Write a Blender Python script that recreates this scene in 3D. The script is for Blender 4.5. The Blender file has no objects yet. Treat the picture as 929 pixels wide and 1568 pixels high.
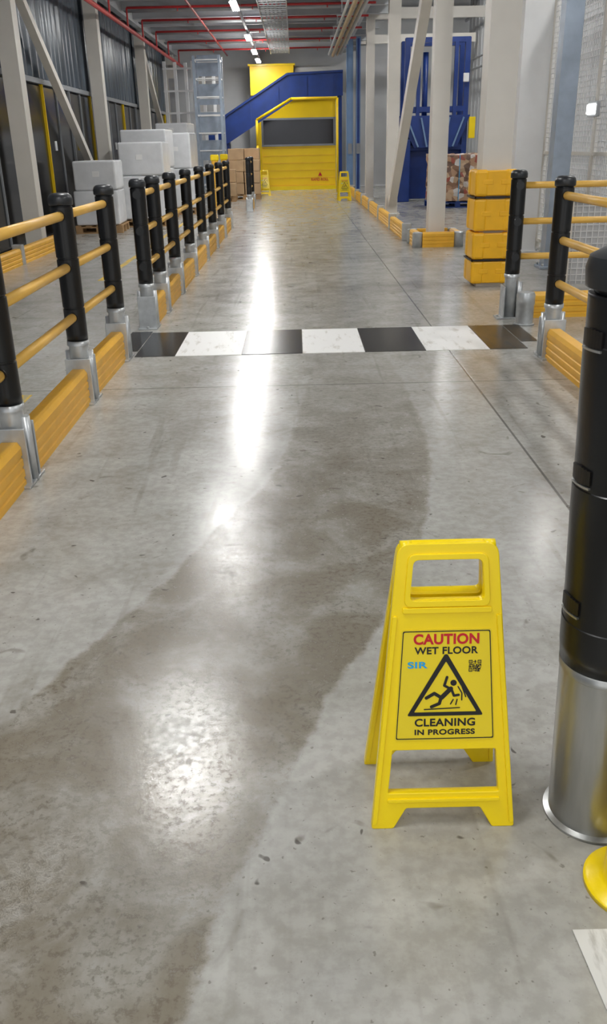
import bpy, bmesh, math, random
from mathutils import Vector, Matrix
random.seed(4)
S=bpy.context.scene
COL=S.collection
def lin(c):
    return tuple(((x/255)/12.92 if x/255<=.04045 else ((x/255+.055)/1.055)**2.4) for x in c)+(1,)
# ---------------------------------------------------------------- materials
def mat(name,rgb,rough=.5,metal=0,var=.12,scale=6,bump=0,bscale=60,emit=0,coat=0,streak=None):
    m=bpy.data.materials.new(name);m.use_nodes=True;nt=m.node_tree;N=nt.nodes;L=nt.links
    b=N['Principled BSDF'];c=lin(rgb)
    tc=N.new('ShaderNodeTexCoord');mp=N.new('ShaderNodeMapping');L.new(tc.outputs['Object'],mp.inputs[0])
    if streak: mp.inputs['Scale'].default_value=streak
    n=N.new('ShaderNodeTexNoise');n.inputs['Scale'].default_value=scale;n.inputs['Detail'].default_value=5;L.new(mp.outputs[0],n.inputs['Vector'])
    r=N.new('ShaderNodeValToRGB');r.color_ramp.elements[0].position=.3;r.color_ramp.elements[1].position=.7
    r.color_ramp.elements[0].color=tuple(x*(1-var) for x in c[:3])+(1,)
    r.color_ramp.elements[1].color=tuple(min(1,x*(1+var*.6)) for x in c[:3])+(1,)
    L.new(n.outputs['Fac'],r.inputs[0]);L.new(r.outputs[0],b.inputs['Base Color'])
    b.inputs['Roughness'].default_value=rough;b.inputs['Metallic'].default_value=metal
    if coat: b.inputs['Coat Weight'].default_value=coat
    if bump:
        n2=N.new('ShaderNodeTexNoise');n2.inputs['Scale'].default_value=bscale;L.new(tc.outputs['Object'],n2.inputs['Vector'])
        bp=N.new('ShaderNodeBump');bp.inputs['Strength'].default_value=bump;bp.inputs['Distance'].default_value=.01
        L.new(n2.outputs['Fac'],bp.inputs['Height']);L.new(bp.outputs[0],b.inputs['Normal'])
    if emit:
        b.inputs['Emission Color'].default_value=(1,.995,.975,1);b.inputs['Emission Strength'].default_value=emit
    return m
M_black=mat('black_plastic',(15,16,18),.3,0,.2,8,.03)
M_cap=mat('cap_plastic',(38,40,43),.36,0,.15,8)
M_rail=mat('rail_orange',(238,188,88),.36,0,.1,5)
M_kerb=mat('kerb_orange',(240,182,54),.42,0,.10,5)
M_guard=mat('guard_yellow',(250,188,28),.4,0,.08,5)
M_steel=mat('galvanised_steel',(196,199,200),.34,.55,.18,14,.04)
M_sleeve=mat('brushed_sleeve',(178,179,177),.30,.8,.3,5,.03,30,streak=(3,3,.5))
M_pole=mat('painted_column',(220,215,206),.45,0,.05,3)
M_polew=mat('white_column_paint',(238,238,238),.4,0,.05,3)
M_galv=mat('galvanised_column',(165,178,194),.35,.3,.15,6)
M_sign=mat('sign_yellow',(252,220,8),.28,0,.04,4,.03,120)
M_label=mat('label_yellow',(238,212,34),.2,0,.03,4)
M_ink=mat('ink_black',(14,12,11),.4,0,.05)
M_red=mat('ink_red',(196,18,34),.35,0,.05)
M_blueink=mat('ink_blue',(30,165,225),.35,0,.05)
M_blue=mat('machine_blue',(20,54,126),.4,0,.2,3)
M_bluel=mat('frame_blue',(116,146,184),.45,0,.12,3)
M_yellow=mat('door_yellow',(255,212,12),.4,0,.06,2)
M_glassd=mat('dark_glass',(40,40,46),.12,0,.2,1)
M_dark=mat('dark_panel',(18,18,20),.18,0,.35,1)
M_curt=mat('curtain_blue_grey',(76,86,96),.3,0,.45,2,streak=(1,3,.4))
M_grey=mat('mid_grey',(140,144,148),.5,0,.12,3)
M_lgrey=mat('light_grey_wall',(200,201,202),.55,0,.08,1.2)
M_dgrey=mat('dark_grey_wall',(126,130,136),.55,0,.15,1.0)
M_deck=mat('ceiling_deck',(160,165,174),.5,.0,.2,1)
M_beam=mat('beam_grey',(192,194,197),.45,.1,.12,2)
M_redp=mat('sprinkler_red',(208,60,62),.4,0,.1,4)
M_copper=mat('conduit_tan',(184,160,120),.4,.2,.2,4)
M_wrap=mat('white_wrap',(226,228,231),.25,0,.12,3,.35,7)
M_card=mat('cardboard',(190,160,124),.7,0,.12,5)
M_wood=mat('pallet_wood',(175,140,98),.7,0,.2,8)
M_emit=mat('lamp_tube',(255,255,250),.5,0,0,emit=125)
M_emits=mat('fill_light_panel',(255,255,250),.5,0,0,emit=125)  # glow for the added fill panels on the right
M_emitb=mat('bulkhead_lens',(255,255,250),.5,0,0,emit=10)
# ---------------------------------------------------------------- mesh builder
class B:
    def __init__(s): s.bm=bmesh.new();s.mats=[]
    def mi(s,m):
        if m not in s.mats: s.mats.append(m)
        return s.mats.index(m)
    def _fin(s,verts,m,smooth=False,T=None):
        fs=set()
        for v in verts:
            if T is not None: v.co=T@v.co
            fs.update(v.link_faces)
        i=s.mi(m)
        for f in fs: f.material_index=i;f.smooth=smooth
    def box(s,c,d,m,bev=0,rot=None):
        g=bmesh.ops.create_cube(s.bm,size=1);vs=g['verts']
        for v in vs: v.co=Vector((v.co.x*d[0],v.co.y*d[1],v.co.z*d[2]))
        if bev:
            es=set(e for v in vs for e in v.link_edges)
            r=bmesh.ops.bevel(s.bm,geom=list(es),offset=bev,segments=2,affect='EDGES',profile=.5)
            vs=list(set(v for f in r['faces'] for v in f.verts)|set(v for v in vs if v.is_valid))
        T=Matrix.Translation(Vector(c))
        if rot is not None: T=T@rot
        s._fin(vs,m,False,T)
    def cyl(s,a,b,r,m,seg=16,r2=None):
        a=Vector(a);b=Vector(b);d=b-a
        g=bmesh.ops.create_cone(s.bm,cap_ends=True,segments=seg,radius1=r,radius2=r if r2 is None else r2,depth=d.length)
        q=d.to_track_quat('Z','Y').to_matrix().to_4x4()
        s._fin(g['verts'],m,True,Matrix.Translation((a+b)/2)@q)
        for v in g['verts']:
            for f in v.link_faces:
                if len(f.verts)>4: f.smooth=False
    def beam(s,a,b,w,h,m,up=(0,0,1)):
        a=Vector(a);b=Vector(b);d=b-a
        z=d.normalized();x=Vector(up).cross(z)
        if x.length<1e-3: x=Vector((1,0,0))
        x.normalize();y=z.cross(x)
        R=Matrix((x,y,z)).transposed().to_4x4()
        s.box((a+b)/2,(w,h,d.length),m,0,R)
    def lathe(s,c,prof,m,seg=28):
        rings=[]
        k=s.mi(m)
        for i,(r,z) in enumerate(prof):
            rings.append([s.bm.verts.new((c[0]+r*math.cos(2*math.pi*j/seg),c[1]+r*math.sin(2*math.pi*j/seg),c[2]+z)) for j in range(seg)])
        first=rings[0];prev=rings[0]
        for i in range(1,len(rings)):
            C=rings[i]
            for j in range(seg):
                f=s.bm.faces.new((prev[j],prev[(j+1)%seg],C[(j+1)%seg],C[j]));f.material_index=k;f.smooth=True
            if i<len(rings)-1:
                a=Vector((prof[i][0]-prof[i-1][0],prof[i][1]-prof[i-1][1]));d=Vector((prof[i+1][0]-prof[i][0],prof[i+1][1]-prof[i][1]))
                if a.length>0 and d.length>0 and a.angle(d)>.75:
                    C=[s.bm.verts.new(v.co) for v in C]
            prev=C
        f=s.bm.faces.new(prev);f.material_index=k
        f=s.bm.faces.new(first[::-1]);f.material_index=k
    def prism(s,pts,vec,m):
        vec=Vector(vec);a=[s.bm.verts.new(Vector(p)) for p in pts];b=[s.bm.verts.new(Vector(p)+vec) for p in pts];n=len(pts);k=s.mi(m)
        fs=[s.bm.faces.new(a[::-1]),s.bm.faces.new(b)]
        for i in range(n): fs.append(s.bm.faces.new((a[i],a[(i+1)%n],b[(i+1)%n],b[i])))
        for f in fs: f.material_index=k
    def done(s,name,parent=None,loc=None,rot=None):
        bmesh.ops.recalc_face_normals(s.bm,faces=s.bm.faces)
        me=bpy.data.meshes.new(name);s.bm.to_mesh(me);s.bm.free()
        for m in s.mats: me.materials.append(m)
        o=bpy.data.objects.new(name,me);COL.objects.link(o)
        if parent: o.parent=parent
        if loc: o.location=loc
        if rot: o.rotation_euler=rot
        return o
def empty(name,loc=(0,0,0)):
    o=bpy.data.objects.new(name,None);o.location=loc;o.empty_display_size=.1;COL.objects.link(o);return o
# ---------------------------------------------------------------- floor
def floor_mat():
    m=bpy.data.materials.new('polished_concrete');m.use_nodes=True;nt=m.node_tree;N=nt.nodes;L=nt.links
    b=N['Principled BSDF'];g=N.new('ShaderNodeNewGeometry');P=g.outputs['Position']
    sx=N.new('ShaderNodeSeparateXYZ');L.new(P,sx.inputs[0])
    def noise(sc,det=6,rough=.55,dist=0,vec=P):
        n=N.new('ShaderNodeTexNoise');n.inputs['Scale'].default_value=sc;n.inputs['Detail'].default_value=det
        n.inputs['Roughness'].default_value=rough;n.inputs['Distortion'].default_value=dist;L.new(vec,n.inputs['Vector']);return n.outputs['Fac']
    def math_(op,a,b_=None,c=None,clamp=False):
        n=N.new('ShaderNodeMath');n.operation=op;n.use_clamp=clamp
        for i,x in enumerate((a,b_,c)):
            if x is None: continue
            if isinstance(x,(int,float)): n.inputs[i].default_value=x
            else: L.new(x,n.inputs[i])
        return n.outputs[0]
    def rng(v,a,b_,c=0,d=1,sm=True):
        n=N.new('ShaderNodeMapRange');n.interpolation_type='SMOOTHSTEP' if sm else 'LINEAR'
        L.new(v,n.inputs[0])
        for i,x in enumerate((a,b_,c,d)): n.inputs[i+1].default_value=x
        return n.outputs[0]
    def mixc(f,a,b_,mode='MIX'):
        n=N.new('ShaderNodeMix');n.data_type='RGBA';n.blend_type=mode
        if isinstance(f,(int,float)): n.inputs[0].default_value=f
        else: L.new(f,n.inputs[0])
        for i,x in ((6,a),(7,b_)):
            if isinstance(x,tuple): n.inputs[i].default_value=x
            else: L.new(x,n.inputs[i])
        return n.outputs[2]
    mp=N.new('ShaderNodeMapping');mp.inputs['Scale'].default_value=(1,.55,1);L.new(P,mp.inputs[0])
    n1=noise(.9,4,.5,.4,mp.outputs[0]);n2=noise(4.5,4,.5,.2);n3=noise(26,4,.6);n4=noise(150,3,.6)
    base=mixc(rng(n1,.2,.8),lin((157,154,147)),lin((183,182,177)))
    base=mixc(.45,base,mixc(rng(n2,.25,.75),lin((145,141,132)),lin((183,182,176))))
    base=mixc(.14,base,mixc(rng(n3,.35,.65),lin((100,96,87)),lin((204,203,199))))
    def curve(pts):
        c=N.new('ShaderNodeFloatCurve');cv=c.mapping.curves[0]
        c.mapping.use_clip=False
        pp=[((y)/8,(x+2)/4) for y,x in pts]
        cv.points[0].location=pp[0];cv.points[1].location=pp[-1]
        for q in pp[1:-1]: cv.points.new(*q)
        c.mapping.update()
        L.new(math_('DIVIDE',sx.outputs[1],8.0,clamp=True),c.inputs['Value'])
        return math_('SUBTRACT',math_('MULTIPLY',c.outputs[0],4.0),2.0)
    wob=math_('MULTIPLY',math_('SUBTRACT',noise(8,8,.7),.5),.10)
    xw=math_('ADD',sx.outputs[0],wob)
    cl=curve([(0,-1.45),(1.85,-.82),(2.21,-.69),(2.52,-.55),(3.16,-.33),(3.67,-.15),(5.13,.02),(6.2,.1),(8,.2)])
    cr=curve([(0,-.42),(1.01,-.23),(1.24,-.18),(1.54,-.08),(1.92,.05),(2.44,.28),(3.12,.49),(3.89,.62),(5.2,.66),(6.2,.62),(8,.6)])
    inL=rng(math_('SUBTRACT',xw,cl),-.012,.020);inR=rng(math_('SUBTRACT',cr,xw),-.012,.020)
    fade=rng(sx.outputs[1],2.6,6.2,1,0.14)
    wet=math_('MULTIPLY',math_('MULTIPLY',inL,inR),fade)
    nw=noise(3.6,7,.65,.6)
    wetv=math_('MULTIPLY',wet,rng(nw,.36,.60,.38,1))
    base=mixc(math_('MULTIPLY',wetv,.95),base,mixc(.82,base,lin((110,100,81))))
    n5=noise(2.2,6,.6,.8);base=mixc(math_('MULTIPLY',rng(n5,.50,.66),.22),base,lin((108,102,89)))
    sp=noise(75,2,.5);base=mixc(math_('MULTIPLY',rng(sp,.67,.74),.5),base,lin((84,78,68)))
    sp2=noise(8,2,.4,1.5);base=mixc(math_('MULTIPLY',rng(sp2,.67,.79),.55),base,lin((92,85,73)))
    sp3=noise(22,1,.4,.5);base=mixc(math_('MULTIPLY',rng(sp3,.74,.79),.75),base,lin((62,56,50)))
    gr=noise(48,6,.7);base=mixc(math_('MULTIPLY',math_('MULTIPLY',wet,rng(gr,.49,.62)),.5),base,lin((84,75,60)))
    mp2=N.new('ShaderNodeMapping');mp2.inputs['Scale'].default_value=(9,.5,1);mp2.inputs['Rotation'].default_value=(0,0,.35);L.new(P,mp2.inputs[0])
    sc=noise(1.6,3,.5,.3,mp2.outputs[0]);base=mixc(math_('MULTIPLY',rng(sc,.58,.74),.28),base,lin((104,98,85)))
    jx=rng(math_('ABSOLUTE',math_('SUBTRACT',sx.outputs[0],1.10)),.004,.008,1,0)
    def jy(y0): return rng(math_('ABSOLUTE',math_('SUBTRACT',sx.outputs[1],y0)),.004,.010,.7,0)
    j=math_('MAXIMUM',jx,math_('MAXIMUM',jy(5.3),math_('MAXIMUM',jy(11.8),math_('MAXIMUM',jy(18.3),jy(24.8)))))
    base=mixc(math_('MULTIPLY',j,.75),base,lin((52,50,46)))
    L.new(base,b.inputs['Base Color'])
    ro=math_('ADD',rng(n2,.25,.75,.18,.25),math_('MULTIPLY',wet,rng(gr,.4,.65,-.05,.07)))
    L.new(ro,b.inputs['Roughness'])
    b.inputs['Specular IOR Level'].default_value=.6
    bp=N.new('ShaderNodeBump');bp.inputs['Strength'].default_value=.08;bp.inputs['Distance'].default_value=.003
    h=math_('ADD',math_('MULTIPLY',n4,.15),math_('ADD',math_('MULTIPLY',n3,.35),math_('MULTIPLY',math_('MULTIPLY',gr,wet),2.2)))
    h=math_('SUBTRACT',h,math_('MULTIPLY',j,2))
    L.new(h,bp.inputs['Height']);L.new(bp.outputs[0],b.inputs['Normal'])
    return m
M_floor=floor_mat()
b=B();b.box((.8,15,-.1),(11,38,.2),M_floor);b.done('floor')
def worn(name,rgb,under,amt,rough):
    m=bpy.data.materials.new(name);m.use_nodes=True;nt=m.node_tree;N=nt.nodes;L=nt.links;bs=N['Principled BSDF']
    tc=N.new('ShaderNodeTexCoord');n=N.new('ShaderNodeTexNoise');n.inputs['Scale'].default_value=7;n.inputs['Detail'].default_value=8;n.inputs['Roughness'].default_value=.65
    mp=N.new('ShaderNodeMapping');mp.inputs['Scale'].default_value=(2.2,.5,1);L.new(tc.outputs['Object'],mp.inputs[0]);L.new(mp.outputs[0],n.inputs['Vector'])
    r=N.new('ShaderNodeValToRGB');r.color_ramp.elements[0].position=amt;r.color_ramp.elements[1].position=amt+.12
    r.color_ramp.elements[0].color=lin(rgb);r.color_ramp.elements[1].color=lin(under)
    L.new(n.outputs['Fac'],r.inputs[0]);L.new(r.outputs[0],bs.inputs['Base Color']);bs.inputs['Roughness'].default_value=rough;return m
MW=worn('worn_white_paint',(240,239,236),(204,200,191),.55,.4);MK=worn('worn_black_paint',(20,20,21),(54,52,48),.56,.22)
MBr=worn('brown_black_paint',(66,50,22),(30,30,30),.5,.3)
b=B();xs=[-1.22,-.92,-.43,.02,.48,.93,1.40,1.68];ms=[MK,MW,MK,MW,MK,MW,MBr]
for i,m_ in enumerate(ms): b.box(((xs[i]+xs[i+1])/2,6.64,.0015),(xs[i+1]-xs[i]-.004,.88,.003),m_)
b.box((-1.31,6.76,.0015),(.17,.74,.003),MK);b.box((1.75,6.76,.0015),(.13,.64,.003),MBr)
b.done('crosswalk_marking')
b=B();b.prism([(.50,1.18,.001),(.51,1.02,.001),(.54,.86,.001),(.9,.86,.001),(.9,1.18,.001)],(0,0,.002),worn('scuffed_white_tape',(214,213,209),(165,162,155),.52,.45));b.done('floor_marking_tape')
b=B();MY=worn('worn_yellow_line',(222,186,60),(170,160,130),.5,.4);b.box((-2.32,15,.0015),(.07,9.5,.003),MY);b.box((-1.72,4.5,.0015),(.07,1.4,.003),MY);b.done('yellow_floor_line')
# ---------------------------------------------------------------- barriers
def post(b,x,y,h=1.19,r=.062,zs=.37):
    b.lathe((x,y,0),[(r-.005,.012),(r-.005,zs-.03),(r+.003,zs-.028),(r+.003,zs)],M_steel,24)
    pr=[(r-.001,zs)]
    for zr in (.51,.79):
        pr+=[(r,zr-.10),(r,zr+.045),(r-.005,zr+.047),(r-.005,zr+.055),(r,zr+.057)]
    pr+=[(r,1.115),(r-.005,1.118),(r-.005,1.126)]
    b.lathe((x,y,0),pr,M_black,28)
    for zr in (.51,.79,1.07):
        b.cyl((x,y-r-.004,zr),(x,y+r+.004,zr),.033,M_black,16)
    b.lathe((x,y,0),[(r+.002,1.126),(r+.006,1.131),(r+.006,h-.032),(r,h-.014),(r-.014,h-.003),(.03,h),(.005,h+.001)],M_cap,28)
def base(b,x,y,d):
    dx,dy=d
    b.box((x,y,.006),(.16 if dx==0 else .24,.24 if dx==0 else .16,.012),M_steel,.003)
    for s in (-1,1):
        b.box((x+dx*s*.068,y+dy*s*.068,.135),(.15 if dx==0 else .012,.012 if dx==0 else .15,.27),M_steel,.004)
        b.cyl((x+(.062*s if dx==0 else dx*.06),y+(.062*s if dy==0 else .0),.0),(x+(.062*s if dx==0 else dx*.06),y+(.062*s if dy==0 else 0),.31),.022,M_steel,12)
        b.cyl((x+dx*s*.105,y+dy*s*.105,.012),(x+dx*s*.105,y+dy*s*.105,.026),.012,M_steel,6)
def kerb(b,p,q):
    p=Vector(p+(0,));q=Vector(q+(0,));d=(q-p);n=Vector((-d.y,d.x,0)).normalized()
    prof=[(-.05,.0),(-.05,.03),(-.044,.035),(-.044,.045),(-.05,.05),(-.05,.08),(-.044,.085),(-.044,.095),(-.05,.10),(-.05,.13),(-.044,.135),(-.044,.145),(-.05,.15),(-.05,.185),(-.035,.21),(.035,.21)]
    prof+=[(-a,c) for a,c in prof[:14][::-1]]
    b.prism([p+n*a+Vector((0,0,c)) for a,c in prof],d,M_kerb)
def run(name,pts,d):
    e=empty(name,(pts[0][0],pts[0][1],0))
    def fin(b,n):
        o=b.done(n);o.parent=e;o.location=(-pts[0][0],-pts[0][1],0);return o
    b=B()
    for x,y in pts: post(b,x,y)
    fin(b,'posts')
    b=B()
    for x,y in pts: base(b,x,y,d)
    fin(b,'steel_feet')
    b=B();k=B()
    for p,q in zip(pts,pts[1:]):
        for z in (.51,.79,1.07): b.cyl((p[0],p[1],z),(q[0],q[1],z),.026,M_rail,16)
        o=.076;kerb(k,(p[0]+d[0]*o,p[1]+d[1]*o),(q[0]-d[0]*o,q[1]-d[1]*o))
    fin(b,'rails');fin(k,'kerb_boards')
run('safety_barrier',[(-1.31,2.35),(-1.31,3.70),(-1.32,5.06),(-1.31,6.17)],(0,1))
run('safety_barrier',[(-1.28,y) for y in (7.33,8.1,9.2,10.55,12.05,13.6,15.2,16.8)],(0,1))
run('safety_barrier',[(1.76,y) for y in (2.0,3.3,4.6,5.93)],(0,1))
run('safety_barrier',[(x,7.42) for x in (1.82,3.1,4.4)],(1,0))
run('safety_barrier',[(-1.12,21.6),(-1.12,23.0)],(0,1))
# big near bollard
e=empty('bollard_post',(.640,1.5,0));e.rotation_euler=(0,math.radians(-1.7),0)
b=B();R=.096
b.lathe((0,0,0),[(R+.012,0),(R+.012,.008),(R,.012),(R,.39),(R+.002,.392),(R+.002,.412)],M_sleeve,64);b.done('steel_sleeve',e)
b=B();R2=R+.004
pr=[(R2-.003,.412)]
for z in (.45,.74,1.01): pr+=[(R2,z),(R2,z+.06),(R2-.002,z+.062),(R2-.002,z+.14)]
pr+=[(R2-.002,1.158)]
b.lathe((0,0,0),pr,M_black,64)
b.lathe((0,0,0),[(R-.008,1.155),(R-.008,1.165),(R2+.004,1.169),(R2+.006,1.20),(R2,1.22),(R-.02,1.232),(R-.05,1.235),(.01,1.236)],M_cap,64)
b.done('black_sleeve',e)
b=B()
for z in (.555,.83,1.085):
    for an in (192,300):
        a=math.radians(an)
        for k in range(-3,4):
            aa=a+k*.085
            b.box((math.cos(aa)*(R2-.001),math.sin(aa)*(R2-.001),z),(.006,.0095,.034-abs(k)*.002),M_ink,0,Matrix.Rotation(aa,4,'Z'))
            b.box((math.cos(aa)*(R2+.0005),math.sin(aa)*(R2+.0005),z-.02),(.006,.0095,.004),M_sleeve,0,Matrix.Rotation(aa,4,'Z'))
b.done('rail_slots',e)
b=B();b.lathe((0,0,0),[(.10,0),(.10,.010),(.094,.015),(.070,.020),(.064,.028),(.062,.06),(.062,.86),(.05,.9),(.01,.905)],M_sign,48)
b.done('yellow_bollard',loc=(.657,1.285,0))
b=B();b.lathe((0,0,0),[(.085,0),(.085,.01),(.072,.014),(.072,.16),(.076,.165),(.076,.24),(.066,.262),(.02,.268)],M_steel,24);b.done('steel_stub_post',loc=(1.87,7.10,0))
# ---------------------------------------------------------------- wet floor sign
def rnd(pts,r,n=5):
    out=[];N_=len(pts)
    rs=r if isinstance(r,(list,tuple)) else [r]*N_
    for i,p in enumerate(pts):
        p=Vector(p);a=Vector(pts[i-1]);c=Vector(pts[(i+1)%N_]);rr=rs[i]
        if rr<=0: out.append(p);continue
        u=(a-p).normalized();v=(c-p).normalized()
        rr=min(rr,(a-p).length*.45,(c-p).length*.45)
        s=p+u*rr;t=p+v*rr
        for k in range(n+1):
            q=k/n;out.append(s*(1-q)**2+p*2*q*(1-q)+t*q*q)
    return out
def flat(polys,ext,bev,m,name):
    cu=bpy.data.curves.new(name,'CURVE');cu.dimensions='2D';cu.fill_mode='BOTH';cu.extrude=ext;cu.bevel_depth=bev;cu.bevel_resolution=1
    for pl in polys:
        sp=cu.splines.new('POLY');sp.points.add(len(pl)-1)
        for i,p in enumerate(pl): sp.points[i].co=(p[0],p[1],0,1)
        sp.use_cyclic_u=True
    o=bpy.data.objects.new(name,cu);COL.objects.link(o)
    me=bpy.data.meshes.new_from_object(o.evaluated_get(bpy.context.evaluated_depsgraph_get()))
    bpy.data.objects.remove(o);me.materials.clear();me.materials.append(m)
    o=bpy.data.objects.new(name,me);COL.objects.link(o);return o
def stroke(pts,w):
    out=[]
    for (x1,y1),(x2,y2) in zip(pts,pts[1:]):
        a=math.atan2(y2-y1,x2-x1);q=[]
        for k in range(7): t=a+math.pi/2+math.pi*k/6;q.append((x1+w*math.cos(t),y1+w*math.sin(t)))
        for k in range(7): t=a-math.pi/2+math.pi*k/6;q.append((x2+w*math.cos(t),y2+w*math.sin(t)))
        out.append(q)
    return out
def text(s,size,x,y,z,m,width,name,bold=.0):
    cu=bpy.data.curves.new(name,'FONT');cu.body=s;cu.size=1;cu.align_x='CENTER';cu.extrude=.004;cu.offset=bold;cu.space_character=1.06
    o=bpy.data.objects.new(name,cu);COL.objects.link(o)
    me=bpy.data.meshes.new_from_object(o.evaluated_get(bpy.context.evaluated_depsgraph_get()));bpy.data.objects.remove(o)
    xs_=[v.co.x for v in me.vertices];ys_=[v.co.y for v in me.vertices];w=max(xs_)-min(xs_);h=max(ys_)-min(ys_);x0=(max(xs_)+min(xs_))/2;y0=min(ys_)
    for v in me.vertices: v.co=Vector(((v.co.x-x0)*width/w+x,(v.co.y-y0)*size/h+y,v.co.z*.07+z))
    me.materials.clear();me.materials.append(m)
    o=bpy.data.objects.new(name,me);COL.objects.link(o);return o
W=lambda z:(.313-.172*z)/2
def board(e,tilt,yb,back=False):
    hd=empty('back_board' if back else 'front_board');hd.parent=e;hd.location=(0,yb,0)
    hd.rotation_euler=(math.radians(90)-tilt if not back else math.radians(90)+tilt,0,0)
    outer=rnd([(-W(0),0),(-W(0)+.046,0),(-.083,.050),(.083,.050),(W(0)-.046,0),(W(0),0),(W(.64),.655),(-W(.64),.655)],[.004,.004,.006,.006,.004,.004,.025,.025])
    h1=rnd([(-.079,.533),(.079,.533),(.072,.624),(-.072,.624)],.014)
    h2=rnd([(-W(.08)+.026,.084),(W(.08)-.026,.084),(W(.19)-.026,.170),(W(.19)-.044,.172),(W(.19)-.060,.194),(-W(.19)+.060,.194),(-W(.19)+.044,.172),(-W(.19)+.026,.170)],.006)
    if not back: h2=rnd([(-W(.08)+.026,.084),(W(.08)-.026,.084),(W(.19)-.026,.192),(-W(.19)+.026,.192)],.006)
    objs=[flat([outer,h1,h2],.0085,.002,M_sign,'plate')]
    zf=.0105
    def rim(o_,i_,t=.003): return flat([o_,i_],t,.0012,M_sign,'rim')
    a=rnd([(-W(0)+.001,.012),(-W(0)+.009,.012),(-W(.5)+.009,.5),(-W(.5)+.001,.5)],.002)
    c=[(-x,y) for x,y in a]
    o=flat([a,c],.0035,.001,M_sign,'rim')
    for v in o.data.vertices: v.co.z+=zf
    objs.append(o)
    o=rim(rnd([(-.089,.522),(.089,.522),(.081,.634),(-.081,.634)],.016),h1)
    for v in o.data.vertices: v.co.z+=zf
    objs.append(o)
    o=flat([rnd([(-.092,.508),(.092,.508),(.092,.518),(-.092,.518)],.003),rnd([(-W(.05)+.03,.066),(W(.05)-.03,.066),(W(.05)-.03,.072),(-W(.05)+.03,.072)],.002)],.004,.001,M_sign,'rim')
    for v in o.data.vertices: v.co.z+=zf
    objs.append(o)
    if not back:
        z0=zf+.0008
        lo=[(-.108,.214),(.108,.214),(.094,.470),(-.094,.470)]
        o=flat([rnd(lo,.006)],.0006,0,M_label,'label')
        for v in o.data.vertices: v.co.z+=z0
        objs.append(o)
        z1=z0+.0012
        def ink(polys,m,nm,dz=0):
            o=flat(polys,.0003,0,m,nm)
            for v in o.data.vertices: v.co.z+=z1+dz
            objs.append(o)
        ink([rnd([(-.1055,.2175),(.1055,.2175),(.0915,.467),(-.0915,.467)],.004),rnd([(-.1035,.2195),(.1035,.2195),(.0897,.465),(-.0897,.465)],.004)],M_ink,'label_border')
        ink([rnd([(-.082,.2725),(.082,.2725),(.003,.414),(-.003,.414)],.006),rnd([(-.067,.281),(.067,.281),(0,.398)],.003)],M_ink,'warning_triangle')
        def PX(u,v): return ((u-678)*.0014,.4105-(v-998)*.00148)
        hp=PX(690,1040);circ=[(hp[0]+.0068*math.cos(k*math.pi/8),hp[1]+.0068*math.sin(k*math.pi/8)) for k in range(16)]
        ink([circ],M_ink,'pictogram_head')
        k=0
        for pts,w in (([PX(686,1049),PX(672,1063)],.0050),([PX(672,1063),PX(661,1056),PX(649,1063)],.0037),([PX(671,1064),PX(669,1072),PX(657,1077)],.0035),
                      ([PX(685,1049),PX(676,1044),PX(680,1031)],.0028),([PX(687,1050),PX(691,1060),PX(698,1059)],.0028),
                      ([PX(697,1046),PX(703,1056),PX(703,1067)],.0013),([PX(690,1066),PX(686,1073)],.0013),([PX(696,1066),PX(694,1074)],.0013),([PX(703,1046),PX(709,1062)],.0013),([PX(646,1081),PX(700,1079)],.0012)):
            for q in stroke(pts,w):
                k+=1;ink([q],M_ink,'pictogram_stroke_%d'%k,.00002*k)
        objs.append(text('CAUTION',.0240,0,.4365,z1,M_red,.138,'text_caution',.035))
        objs.append(text('WET FLOOR',.0165,0,.4145,z1,M_ink,.134,'text_wet_floor',.026))
        objs.append(text('CLEANING',.0185,0,.2475,z1,M_ink,.130,'text_cleaning',.026))
        objs.append(text('IN PROGRESS',.0130,0,.2275,z1,M_ink,.130,'text_in_progress',.030))
        objs.append(text('SIR',.015,-.060,.383,z1,M_blueink,.042,'text_logo',.03))
        # QR code: three finder squares + data modules
        q=B();rr=random.Random(7);n=17;c_=.00155;x0=.049;y0=.374
        def on(i,j):
            for a0,b0 in ((0,0),(0,n-5),(n-5,n-5)):
                if a0<=i<a0+5 and b0<=j<b0+5:
                    ii,jj=i-a0,j-b0;return ii in(0,4) or jj in(0,4) or (ii==2 and jj==2)
                if a0-1<=i<=a0+5 and b0-1<=j<=b0+5: return False
            return rr.random()<.5
        for i in range(n):
            for j in range(n):
                if on(i,j): q.box((x0+i*c_,y0+j*c_,z1),(c_*.98,c_*.98,.0006),M_ink)
        objs.append(q.done('qr_code'))
    for o in objs: o.parent=hd
def wet_sign(loc,rz=0,sp=.108,scale=1):
    e=empty('wet_floor_sign',loc);e.rotation_euler=(0,0,rz);e.scale=(scale,)*3
    t=math.atan(sp/.65)
    board(e,t,-sp,False);board(e,t,sp,True)
    b=B()
    for s in (-1,1): b.cyl((s*.086-.012,0,.640),(s*.086+.012,0,.640),.012,M_sign,14)
    b.cyl((-.09,0,.640),(.09,0,.640),.004,M_sign,10)
    b.done('hinge',e)
wet_sign((.294,1.575,0))
wet_sign((-.98,28.4,0),0,.108,1.15)
wet_sign((1.32,25.0,0),.15,.108,1.15)
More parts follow.
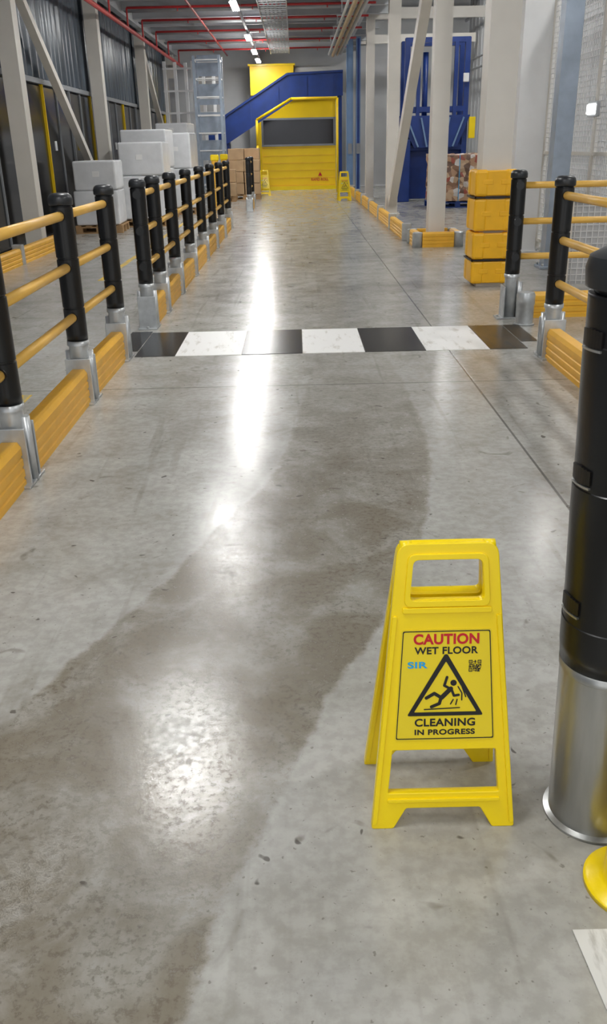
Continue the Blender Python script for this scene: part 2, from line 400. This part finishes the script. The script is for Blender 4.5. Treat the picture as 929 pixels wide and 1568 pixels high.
# ---------------------------------------------------------------- columns
def hcol(name,x,y,h,w=.24,m=M_pole,plate=True):
    b=B();t=.022
    b.box((0,-w/2+t/2,h/2),(w,t,h),m);b.box((0,w/2-t/2,h/2),(w,t,h),m);b.box((0,0,h/2),(t,w-2*t,h),m)
    for s in (-1,1): b.box((s*(w/2-.006),0,h/2),(.012,w-2*t,h),m)
    if plate:
        b.box((0,0,.015),(w+.10,w+.10,.03),m,.004)
        for sx in(-1,1):
            for sy in(-1,1): b.cyl((sx*(w/2+.02),sy*(w/2+.02),.03),(sx*(w/2+.02),sy*(w/2+.02),.06),.014,M_steel,6)
    return b.done(name,loc=(x,y,0))
for y in (14.2,20.2,26.2,32.2): hcol('steel_column',-4.16,y,4.3,.26)
hcol('steel_column',2.06,13.3,7);hcol('steel_column',2.06,19.6,7);hcol('steel_column',2.06,25.6,7,.22)
hcol('steel_column',2.02,9.33,7,.29,plate=False)
hcol('steel_column',3.05,12.2,7,.36,M_polew)
hcol('steel_column',3.02,10.5,7,.2,M_galv)
b=B();b.beam((-4.16,14.4,4.0),(-4.16,19.95,.3),.13,.13,M_pole,(1,0,0));b.done('diagonal_brace')
b=B();b.beam((-4.16,26.4,4.0),(-4.16,31.9,.3),.13,.13,M_pole,(1,0,0));b.done('diagonal_brace')
b=B();b.beam((2.06,13.45,4.6),(2.06,19.45,.25),.2,.16,M_pole,(1,0,0));b.done('diagonal_brace')
b=B()
for a,c in ((.03,.27),(.275,.55),(.555,.88),(.89,1.15)):
    for sx in (-1,1):
        for sy in(-1,1):
            b.box((sx*.1475,sy*.1475,(a+c)/2),(.135,.135,c-a-.006),M_guard,.03)
        b.box((sx*.185,0,(a+c)/2),(.05,.2,c-a-.02),M_guard,.012);b.box((0,sx*.185,(a+c)/2),(.2,.05,c-a-.02),M_guard,.012)
    for sy in(-1,1):
        b.box((-.09,sy*.212,(a+c)/2+.01),(.1,.01,.045),M_guard,.004);b.box((.09,sy*.212,(a+c)/2+.01),(.1,.01,.045),M_guard,.004)
for z in(.272,.885):
    for s in(-1,1): b.box((s*.2125,0,z),(.012,.437,.016),M_ink);b.box((0,s*.2125,z),(.437,.012,.016),M_ink)
b.done('column_guard',loc=(2.02,9.33,0))
e=empty('column_base_guard',(2.06,13.3,0))
b=B()
for sx,sy in((-1,-1),(1,-1),(-1,1),(1,1)): b.lathe((sx*.3,sy*.3,0),[(.075,0),(.075,.2),(.06,.21),(.02,.212)],M_steel,20)
b.done('corner_posts',e);b=B()
for p,q in [((-.23,-.3),(.23,-.3)),((-.3,-.23),(-.3,.23)),((.3,-.23),(.3,.23)),((-.23,.3),(.23,.3))]: kerb(b,p,q)
b.done('boards',e)
e=empty('low_kerb_barrier',(1.72,14,0));b=B();k=B()
ys=[14.0,16.1,18.4,20.8,23.2,25.6,28.4]
for i,y in enumerate(ys):
    b.box((0,y-14,.13),(.14,.10,.26),M_steel,.01)
    if i: kerb(k,(0,ys[i-1]-14+.05),(0,y-14-.05))
b.done('steel_feet',e);k.done('boards',e)
e=empty('low_kerb_barrier',(-3.78,7.6,0));b=B();k=B()
for i in range(4):
    b.box((0,i*2.2,.13),(.14,.10,.26),M_steel,.01)
    if i: kerb(k,(0,(i-1)*2.2+.05),(0,i*2.2-.05))
b.done('steel_feet',e);k.done('boards',e)
# ---------------------------------------------------------------- room shell
b=B();b.box((-4.55,15,3.6),(.1,38,7.2),M_dgrey);b.done('wall_left')
b=B();b.box((6.25,15,3.6),(.1,38,7.2),M_lgrey)
for i in range(60): b.box((6.19,-3+i*.62,3.6),(.03,.3,7.1),M_lgrey)
b.done('wall_right')
b=B();b.box((.85,34.1,3.6),(11,.1,7.2),M_lgrey);b.done('wall_back')
b=B()
b.box((-1,17,4.72),(7.0,34,.06),M_deck)
y=1.0
while y<33.5:
    b.box((-1,y,4.59),(7.0,.09,.2),M_beam);b.box((-1,y,4.485),(7.0,.14,.014),M_beam);y+=1.5
for x in (-4.16,2.06-.3): b.box((x,17,4.55),(.16,34,.28),M_beam)
b.done('ceiling')
b=B()
for i in range(14):
    y0=7+i*1.9
    b.box((-4.42,y0+.95,1.25),(.04,1.84,2.4),M_dark,.004)
    b.box((-4.39,y0,1.27),(.06,.03,2.5),M_yellow if i%2 else M_grey)
    b.box((-4.39,y0+.95,1.27),(.03,.03,2.4),M_grey)
    b.box((-4.385,y0+.5,1.5),(.02,.12,.16),M_lgrey if i%3 else M_sign)
b.box((-4.39,20,2.52),(.08,27,.08),M_grey)
b.done('machine_guard_panels')
b=B();n=520;k=b.mi(M_curt);pv=None
for i in range(n+1):
    yy=7+i*26/n;xx=-4.39+.03*math.sin(i*.95)+.012*math.sin(i*.31)
    q=(b.bm.verts.new((xx,yy,2.57)),b.bm.verts.new((xx,yy,4.4)))
    if pv: f=b.bm.faces.new((pv[0],q[0],q[1],pv[1]));f.smooth=True;f.material_index=k
    pv=q
b.done('strip_curtain')
# ---------------------------------------------------------------- lamps
LX=-1.15
for y in (1.2,6.6,11.3,16.6,19.6,25.0,28.6,31.4):
    e=empty('ceiling_light',(LX,y,4.0))
    b=B();b.box((0,0,.03),(.12,1.2,.03),M_beam,.006)
    for s in(-.5,.5): b.cyl((0,s,.045),(0,s,.095),.006,M_beam,8)
    b.done('housing',e)
    b=B();b.box((0,0,0),(.14,1.1,.026),M_emit,.01);b.done('tube',e)
b=B();b.box((LX,16.9,4.125),(.05,31.5,.05),M_beam)
for i in range(16): b.cyl((LX,1.75+i*2,4.15),(LX,1.75+i*2,4.40),.006,M_beam,6)
b.done('lighting_trunking')
for x,y in ((4.7,2.5),(4.7,16),(4.7,22),(4.7,29),(4.7,9.5)):  # overhead panels added as fill to brighten the right-hand columns and hall
    z=6.3
    e=empty('added_fill_light',(x,y,z));b=B();b.box((0,0,.05),(.5,.7,.07),M_beam,.01);b.cyl((0,0,.08),(0,0,.84),.02,M_beam);b.done('housing',e)
    b=B();b.box((0,0,0),(.42,.62,.03),M_emits,.005);b.done('diffuser',e)
b=B();b.box((.9,17,7.2),(10.8,34.2,.08),M_dgrey);b.done('roof')
b=B()
for dx in (-.3,.3): b.box((-.42+dx,17,4.2),(.02,28,.1),M_beam)
for i in range(93): b.box((-.42,3.1+i*.3,4.16),(.6,.05,.015),M_beam)
for j in range(5): b.cyl((-.6+j*.09,3,4.19),(-.6+j*.09,31,4.19),.018,M_grey,8)
b.done('cable_tray')
b=B()
for dx,dz,r,m_ in ((0,0,.05,M_copper),(.13,.02,.035,M_copper),(-.12,.03,.03,M_beam),(.24,.05,.04,M_beam),(.05,.13,.04,M_copper)):
    b.cyl((1.2+dx,3,3.90+dz),(1.2+dx,29,3.90+dz),r,m_,10)
for i in range(12): b.box((1.25,4+i*2,4.10),(.5,.04,.03),M_beam);b.box((1.02,4+i*2,4.0),(.02,.03,.2),M_beam);b.box((1.48,4+i*2,4.0),(.02,.03,.2),M_beam)
b.done('conduit_bundle')
b=B()
b.cyl((-3.75,3,3.95),(-3.75,33.5,3.95),.045,M_redp,12)
b.cyl((-2.3,3,4.36),(-2.3,33.5,4.36),.025,M_redp,10)
for i,yy in enumerate((18,20.1,22.2,24.3,26.6,29.0,31.5)):
    b.cyl((-3.75,yy,4.36),(1.9,yy,4.36),.026,M_redp,10)
    b.cyl((-3.75,yy,3.95),(-3.75,yy,4.36),.02,M_redp,8)
    for xx in(-2.6,-.9,.8): b.cyl((xx,yy,4.28),(xx,yy,4.36),.012,M_redp,8)
b.done('sprinkler_pipe')
b=B()
for i,yy in enumerate((19.2,21.0,23.2,25.3,27.6,30)):
    for j in range(4): b.cyl((-4,yy+j*.08,4.44),(1.6,yy+j*.08,4.44),.018,M_beam,8)
b.done('conduit_run')
b=B()
for yy in (14,20,26,32): b.box((4.1,yy,4.6),(3.9,.14,.26),M_pole);b.box((4.1,yy,5.9),(3.9,.14,.26),M_pole)
for zz,r in ((5.2,.05),(3.9,.035),(3.6,.035)): b.cyl((5.9,3,zz),(5.9,33,zz),r,M_beam,10)
b.done('support_beams')
# ---------------------------------------------------------------- end: yellow door, conveyor, frames
YD=32.0
e=empty('door_1',(.12,YD,0))
b=B()
b.box((0,0,.72),(2.56,.08,1.42),M_yellow);b.box((0,0,2.6),(2.56,.1,.65),M_yellow)
for i in range(6): b.box((0,-.045,.15+i*.24),(2.5,.008,.012),M_kerb)
b.done('shutter_panel',e)
b=B();b.box((0,-.02,1.85),(2.4,.06,.78),M_glassd);b.done('window',e)
b=B()
b.box((0,-.05,2.27),(2.56,.05,.06),M_grey);b.box((0,-.05,1.44),(2.56,.05,.06),M_grey);b.box((0,-.06,.06),(2.66,.12,.12),M_sign)
b.box((1.39,-.05,1.55),(.2,.2,3.1),M_polew);b.box((-1.32,-.05,1.5),(.1,.2,3.0),M_yellow);b.box((0,-.05,3.0),(2.9,.16,.24),M_yellow)
for z in(.9,1.3,1.7): b.box((1.39,-.18,z),(.12,.08,.2),M_grey,.01)
b.prism([(.66,-.06,.44),(.80,-.06,.44),(.73,-.06,.57)],(0,.015,0),M_red)
b.done('frame',e)
t_=text('RAPID ROLL',.09,.72,.28,0,M_red,.6,'door_lettering',.02);t_.rotation_euler=(math.pi/2,0,0);t_.location=(0,-.06,0);t_.parent=e
b=B();b.box((-.75,33.2,3.5),(1.5,1.0,.9),M_yellow);b.box((-.75,33.2,3.98),(1.6,1.1,.06),M_sign);b.box((.8,33.3,3.6),(1.5,.8,.6),M_lgrey);b.box((.1,33.3,1.55),(3.4,.6,3.1),M_grey);b.done('yellow_machine_housing')
b=B()
up=[(-2.9,1.95),(-.2,3.5),(1.55,3.55)];lo=[(1.55,2.88),(.05,2.84),(-2.9,1.15)]
for yy in (30.0,30.7): b.prism([(x,yy,z) for x,z in up+lo],(0,.06,0),M_blue)
b.prism([(x,30.05,z-.12) for x,z in up]+[(x,30.05,z+.1) for x,z in lo],(0,.66,0),M_dark)
for (x1,z1),(x2,z2) in zip(up,up[1:]): b.beam((x1,29.97,z1),(x2,29.97,z2),.06,.08,M_blue,(0,1,0))
for (x1,z1),(x2,z2) in zip(lo,lo[1:]): b.beam((x1,29.97,z1),(x2,29.97,z2),.06,.08,M_blue,(0,1,0))
for i in range(5):
    x=-2.3+i*.9
    zt=1.95+(x+2.9)*1.55/2.7 if x<-.2 else 3.52
    b.box((x,29.985,zt-.4),(.03,.03,.55),M_blue)
for x in(-2.2,1.45): b.box((x,30.35,(1.15 if x<0 else 1.45)),(.14,.6,2.3 if x<0 else 2.9),M_blue)
b.done('inclined_conveyor')
b=B();r_=.04
for a,c in (((-1.2,29.6,1.45),(-1.2,29.6,2.2)),((-1.2,29.6,2.2),(-.1,29.6,2.78)),((-.1,29.6,2.78),(1.35,29.6,2.78)),((-1.2,29.6,0),(-1.2,29.6,1.45)),((1.35,29.6,0),(1.35,29.6,2.78))): b.cyl(a,c,r_,M_yellow,10)
b.done('yellow_pipe_guard')
for x,w in ((1.72,.2),(1.98,.14)):
    b=B();b.box((0,0,2.2),(w,.2,4.4),M_bluel);b.box((0,-.11,2.2),(w*.5,.02,4.3),M_blue if w<.18 else M_bluel);b.box((0,0,.02),(w+.04,.34,.04),M_bluel);b.box((0,-.15,1.3),(.12,.1,.3),M_grey);b.done('blue_frame_column',loc=(x,29.2,0))
b=B()
for sx in(-.36,.36):
    for sy in(-.36,.36): b.box((sx,sy,1.9),(.07,.07,3.8),M_galv)
for i in range(8):
    z=.4+i*.47
    for sy in(-.36,.36): b.box((0,sy,z),(.72,.03,.03),M_polew)
    for sx in(-.36,.36): b.box((sx,0,z),(.03,.72,.03),M_polew)
for i in range(5): b.box((0,.37,.6+i*.75),(.68,.01,.55),M_galv)
b.done('access_ladder_tower',loc=(-2.45,27.3,0))
b=B()
for i in range(6):
    x=-3.85+i*.28
    b.box((x,28.5+.3*(i%3),1.9),(.09,.09,3.8),M_polew)
for z in (.6,1.2,1.8,2.4,3.0,3.6): b.box((-3.15,28.45,z),(1.5,.05,.05),M_polew)
b.box((-3.4,29.3,2.6),(.9,.05,1.6),M_lgrey);b.done('white_framework')
def pallet(b,cx,cy,w,d,m=None):
    m=m or M_wood
    for i in range(5): b.box((cx-w/2+.05+i*(w-.1)/4,cy,.13),(.1,d,.022),m)
    for s in(-1,0,1):
        b.box((cx,cy+s*(d/2-.06),.108),(w,.1,.022),m);b.box((cx,cy+s*(d/2-.06),.011),(w,.1,.022),m)
        for q in(-1,0,1): b.box((cx+q*(w/2-.06),cy+s*(d/2-.06),.06),(.12,.1,.078),m)
def cartons(loc,w,d,nx,ny,nz,h,m,jit=.01,name='carton_pallet'):
    b=B();pallet(b,0,0,w,d)
    for k in range(nz):
        for i in range(nx):
            for j in range(ny):
                if k==nz-1 and random.random()<.25: continue
                b.box((-w/2+(i+.5)*w/nx+random.uniform(-jit,jit),-d/2+(j+.5)*d/ny+random.uniform(-jit,jit),.142+(k+.5)*h),(w/nx*.97,d/ny*.97,h-.006),m,.012,Matrix.Rotation(random.uniform(-.03,.03),4,'Z'))
                if m==M_card: b.box((-w/2+(i+.5)*w/nx,-d/2+(j+.5)*d/ny,.142+(k+1)*h),(.06,d/ny*.9,.002),M_kerb)
    return b.done(name,loc=loc)
cartons((-1.5,26.9,0),.9,.9,2,2,4,.31,M_card)
cartons((-2.0,25.9,0),.6,.8,1,2,2,.35,M_card)
def wrapped(loc,w,d,hs,rz=0):
    b=B();pallet(b,0,0,w,d);z=.142
    for (fx,fw,h) in hs:
        b.box((fx,0,z+h/2),(fw,d*.94,h-.004),M_wrap,.03,Matrix.Rotation(random.uniform(-.06,.06),4,'Z'))
        b.box((fx+random.uniform(-.1,.1),-d*.472,z+h*.55),(.12,.008,.09),M_polew,.002)
        z+=h
    o=b.done('wrapped_box_pallet',loc=loc);o.rotation_euler=(0,0,rz)
wrapped((-3.66,16.9,0),.86,.9,[(0,.80,.60),(.02,.76,.50)],.05)
wrapped((-3.02,18.2,0),1.0,1.0,[(0,.94,.8),(.04,.86,.6)],.05)
wrapped((-3.2,19.8,0),1.1,1.0,[(0,1.06,.9),(.05,.95,.75)])
wrapped((-2.75,21.4,0),1.0,1.0,[(0,.96,.85),(0,.8,.75)])
wrapped((-3.0,23.4,0),1.0,1.1,[(0,.96,.8),(.02,.92,.7),(0,.8,.35)])
for x,y in ((-1.95,22.2),(-1.85,23.8)):
    b=B();b.box((0,0,.58),(.16,.16,1.12),M_kerb,.03);b.box((0,0,1.19),(.2,.2,.14),M_sign,.03);b.box((0,0,.01),(.26,.26,.02),M_steel);b.done('yellow_guard_post',loc=(x,y,0))
# ---------------------------------------------------------------- baler
e=empty('baling_machine',(3.6,24.3,0));b=B()
for x in(-.75,.75):
    for y in(-.4,.4): b.box((x,y,1.9),(.13,.13,3.8),M_blue)
    b.box((x*.62,-.45,2.75),(.09,.09,1.9),M_blue)
    b.cyl((x*.35,-.2,1.5),(x*.35,-.2,3.5),.07,M_blue,12);b.cyl((x*.35,-.2,.9),(x*.35,-.2,1.5),.04,M_steel,12)
for z in(1.3,2.2,3.75): b.box((0,-.4,z),(1.6,.12,.12),M_blue);b.box((0,.4,z),(1.6,.12,.12),M_blue)
b.done('press_frame',e)
b=B()
t1=[(-.95,-.6,2.05),(.85,-.6,2.05),(.55,-.6,1.3),(-.55,-.6,1.3)];b.prism(t1,(0,1.0,0),M_blue)
b.box((0,.1,.65),(1.5,.7,1.2),M_blue,.02)
b.box((-.85,-.2,.75),(.4,.9,1.5),M_blue,.02)
for i in range(5): b.beam((-.45+i*.22,-.63,1.32),(-.75+i*.36,-.63,2.0),.04,.04,M_bluel,(0,1,0))
b.box((.9,-.62,1.75),(.16,.1,.5),M_sign,.01);b.box((.72,-.5,2.9),(.14,.06,.2),M_polew,.01)
b.done('hopper',e)
def bale_mat():
    m=bpy.data.materials.new('waste_mix');m.use_nodes=True;N=m.node_tree.nodes;L=m.node_tree.links;bs=N['Principled BSDF']
    v=N.new('ShaderNodeTexVoronoi');v.inputs['Scale'].default_value=9;tc=N.new('ShaderNodeTexCoord');L.new(tc.outputs['Object'],v.inputs['Vector'])
    sp=N.new('ShaderNodeSeparateColor');L.new(v.outputs['Color'],sp.inputs[0])
    r=N.new('ShaderNodeValToRGB');r.color_ramp.interpolation='CONSTANT'
    cs=[(0,(140,105,82)),(.25,(190,160,130)),(.5,(158,80,64)),(.6,(206,198,192)),(.68,(110,84,70)),(.85,(175,138,108))]
    r.color_ramp.elements[0].color=lin(cs[0][1]);r.color_ramp.elements[1].position=cs[1][0];r.color_ramp.elements[1].color=lin(cs[1][1])
    for p_,c_ in cs[2:]:
        q=r.color_ramp.elements.new(p_);q.color=lin(c_)
    L.new(sp.outputs[0],r.inputs[0]);L.new(r.outputs[0],bs.inputs['Base Color']);bs.inputs['Roughness'].default_value=.5;return m
M_bale=bale_mat()
def bale(x,y,w,d,h):
    b=B();g=bmesh.ops.create_cube(b.bm,size=1);bmesh.ops.subdivide_edges(b.bm,edges=b.bm.edges[:],cuts=9,use_grid_fill=True)
    k=b.mi(M_bale)
    for v in b.bm.verts:
        c=v.co.copy();v.co=Vector((c.x*w,c.y*d,c.z*h+h/2+.15))+Vector([random.uniform(-.03,.03) for _ in range(3)])*(1 if c.z>-.4 else .2)
    for i in range(3):
        for s in (-1,1): b.box((-w/3+i*w/3,s*(d/2+.03),h/2+.15),(.014,.01,h),M_blueink)
    pallet(b,0,0,w+.05,d+.02,M_blue)
    b.done('waste_bale',loc=(x,y,0))
bale(3.78,21.6,1.25,.95,1.0)
b=B()
for p,q in (((-.4,0,0),(-.4,0,2.6)),((.4,0,0),(.4,0,2.6)),((-.4,0,2.6),(.4,0,2.6)),((-.4,0,1.3),(.4,0,1.3)),((-.4,.6,0),(-.4,.6,2.6)),((.4,.6,0),(.4,.6,2.6)),((-.4,0,2.6),(-.4,.6,2.6)),((.4,0,2.6),(.4,.6,2.6))): b.cyl(p,q,.025,M_polew,10)
b.done('pipe_guard_frame',loc=(5.2,22,0))
# ---------------------------------------------------------------- mesh fence right
def fence(name,x,y0,y1,z1,n):
    b=B()
    length=y1-y0;k=int(length/.06)
    def P_(a,z): return (x,y0+a,z)
    for i in range(k+1):
        a=i*length/k;b.beam(P_(a,.1),P_(a,z1-.05),.007,.007,M_polew,(1,0,0))
    z=.12
    while z<z1-.05:
        b.beam(P_(0,z),P_(length,z),.007,.007,M_polew);z+=.06
    for i in range(n+1):
        a=i*length/n;b.beam(P_(a,0),P_(a,z1),.06,.06,M_pole,(1,0,0))
    for z in(.1,1.25,z1-.04): b.beam(P_(0,z),P_(length,z),.04,.04,M_pole)
    # bulkhead lamp bracketed to the second post
    yl=1.05
    b.box((x-.045,y0+yl,1.72),(.05,.34,.16),M_beam,.02);b.box((x-.075,y0+yl,1.72),(.02,.28,.10),M_emitb,.005)
    b.done(name)
fence('mesh_fence',3.45,9.6,13.8,3.4,4)
b=B()
for i in range(29): b.box((2.72+i*.06,8.9,.45),(.006,.006,.8),M_polew)
for i in range(13): b.box((3.56,8.9,.08+i*.06),(1.7,.006,.006),M_polew)
b.box((3.56,8.9,.86),(1.74,.05,.04),M_pole);b.box((3.56,8.93,.44),(1.66,.02,.8),M_lgrey)
for x in(2.72,4.4): b.box((x,8.9,.44),(.05,.05,.88),M_pole)
b.done('low_guard_panel')
# ---------------------------------------------------------------- world, camera
w=bpy.data.worlds.new('world');S.world=w;w.use_nodes=True
w.node_tree.nodes['Background'].inputs[0].default_value=(.96,.98,1,1);w.node_tree.nodes['Background'].inputs[1].default_value=1.0
cam=bpy.data.cameras.new('camera');co=bpy.data.objects.new('camera',cam);COL.objects.link(co)
p=math.radians(23.3);r=math.radians(1.3)
F=Vector((0,math.cos(p),-math.sin(p)));U0=Vector((0,math.sin(p),math.cos(p)));R0=Vector((1,0,0))
I=R0*math.cos(r)-U0*math.sin(r);U=R0*math.sin(r)+U0*math.cos(r)
mt=Matrix((I,U,-F)).transposed().to_4x4();mt.translation=Vector((0,0,1.4));co.matrix_world=mt
cam.sensor_fit='VERTICAL';cam.sensor_height=36;cam.lens=1300/1568*36;cam.clip_start=.02;cam.clip_end=200
S.camera=co
S.view_settings.view_transform='Standard';S.view_settings.look='None';S.view_settings.exposure=0.2
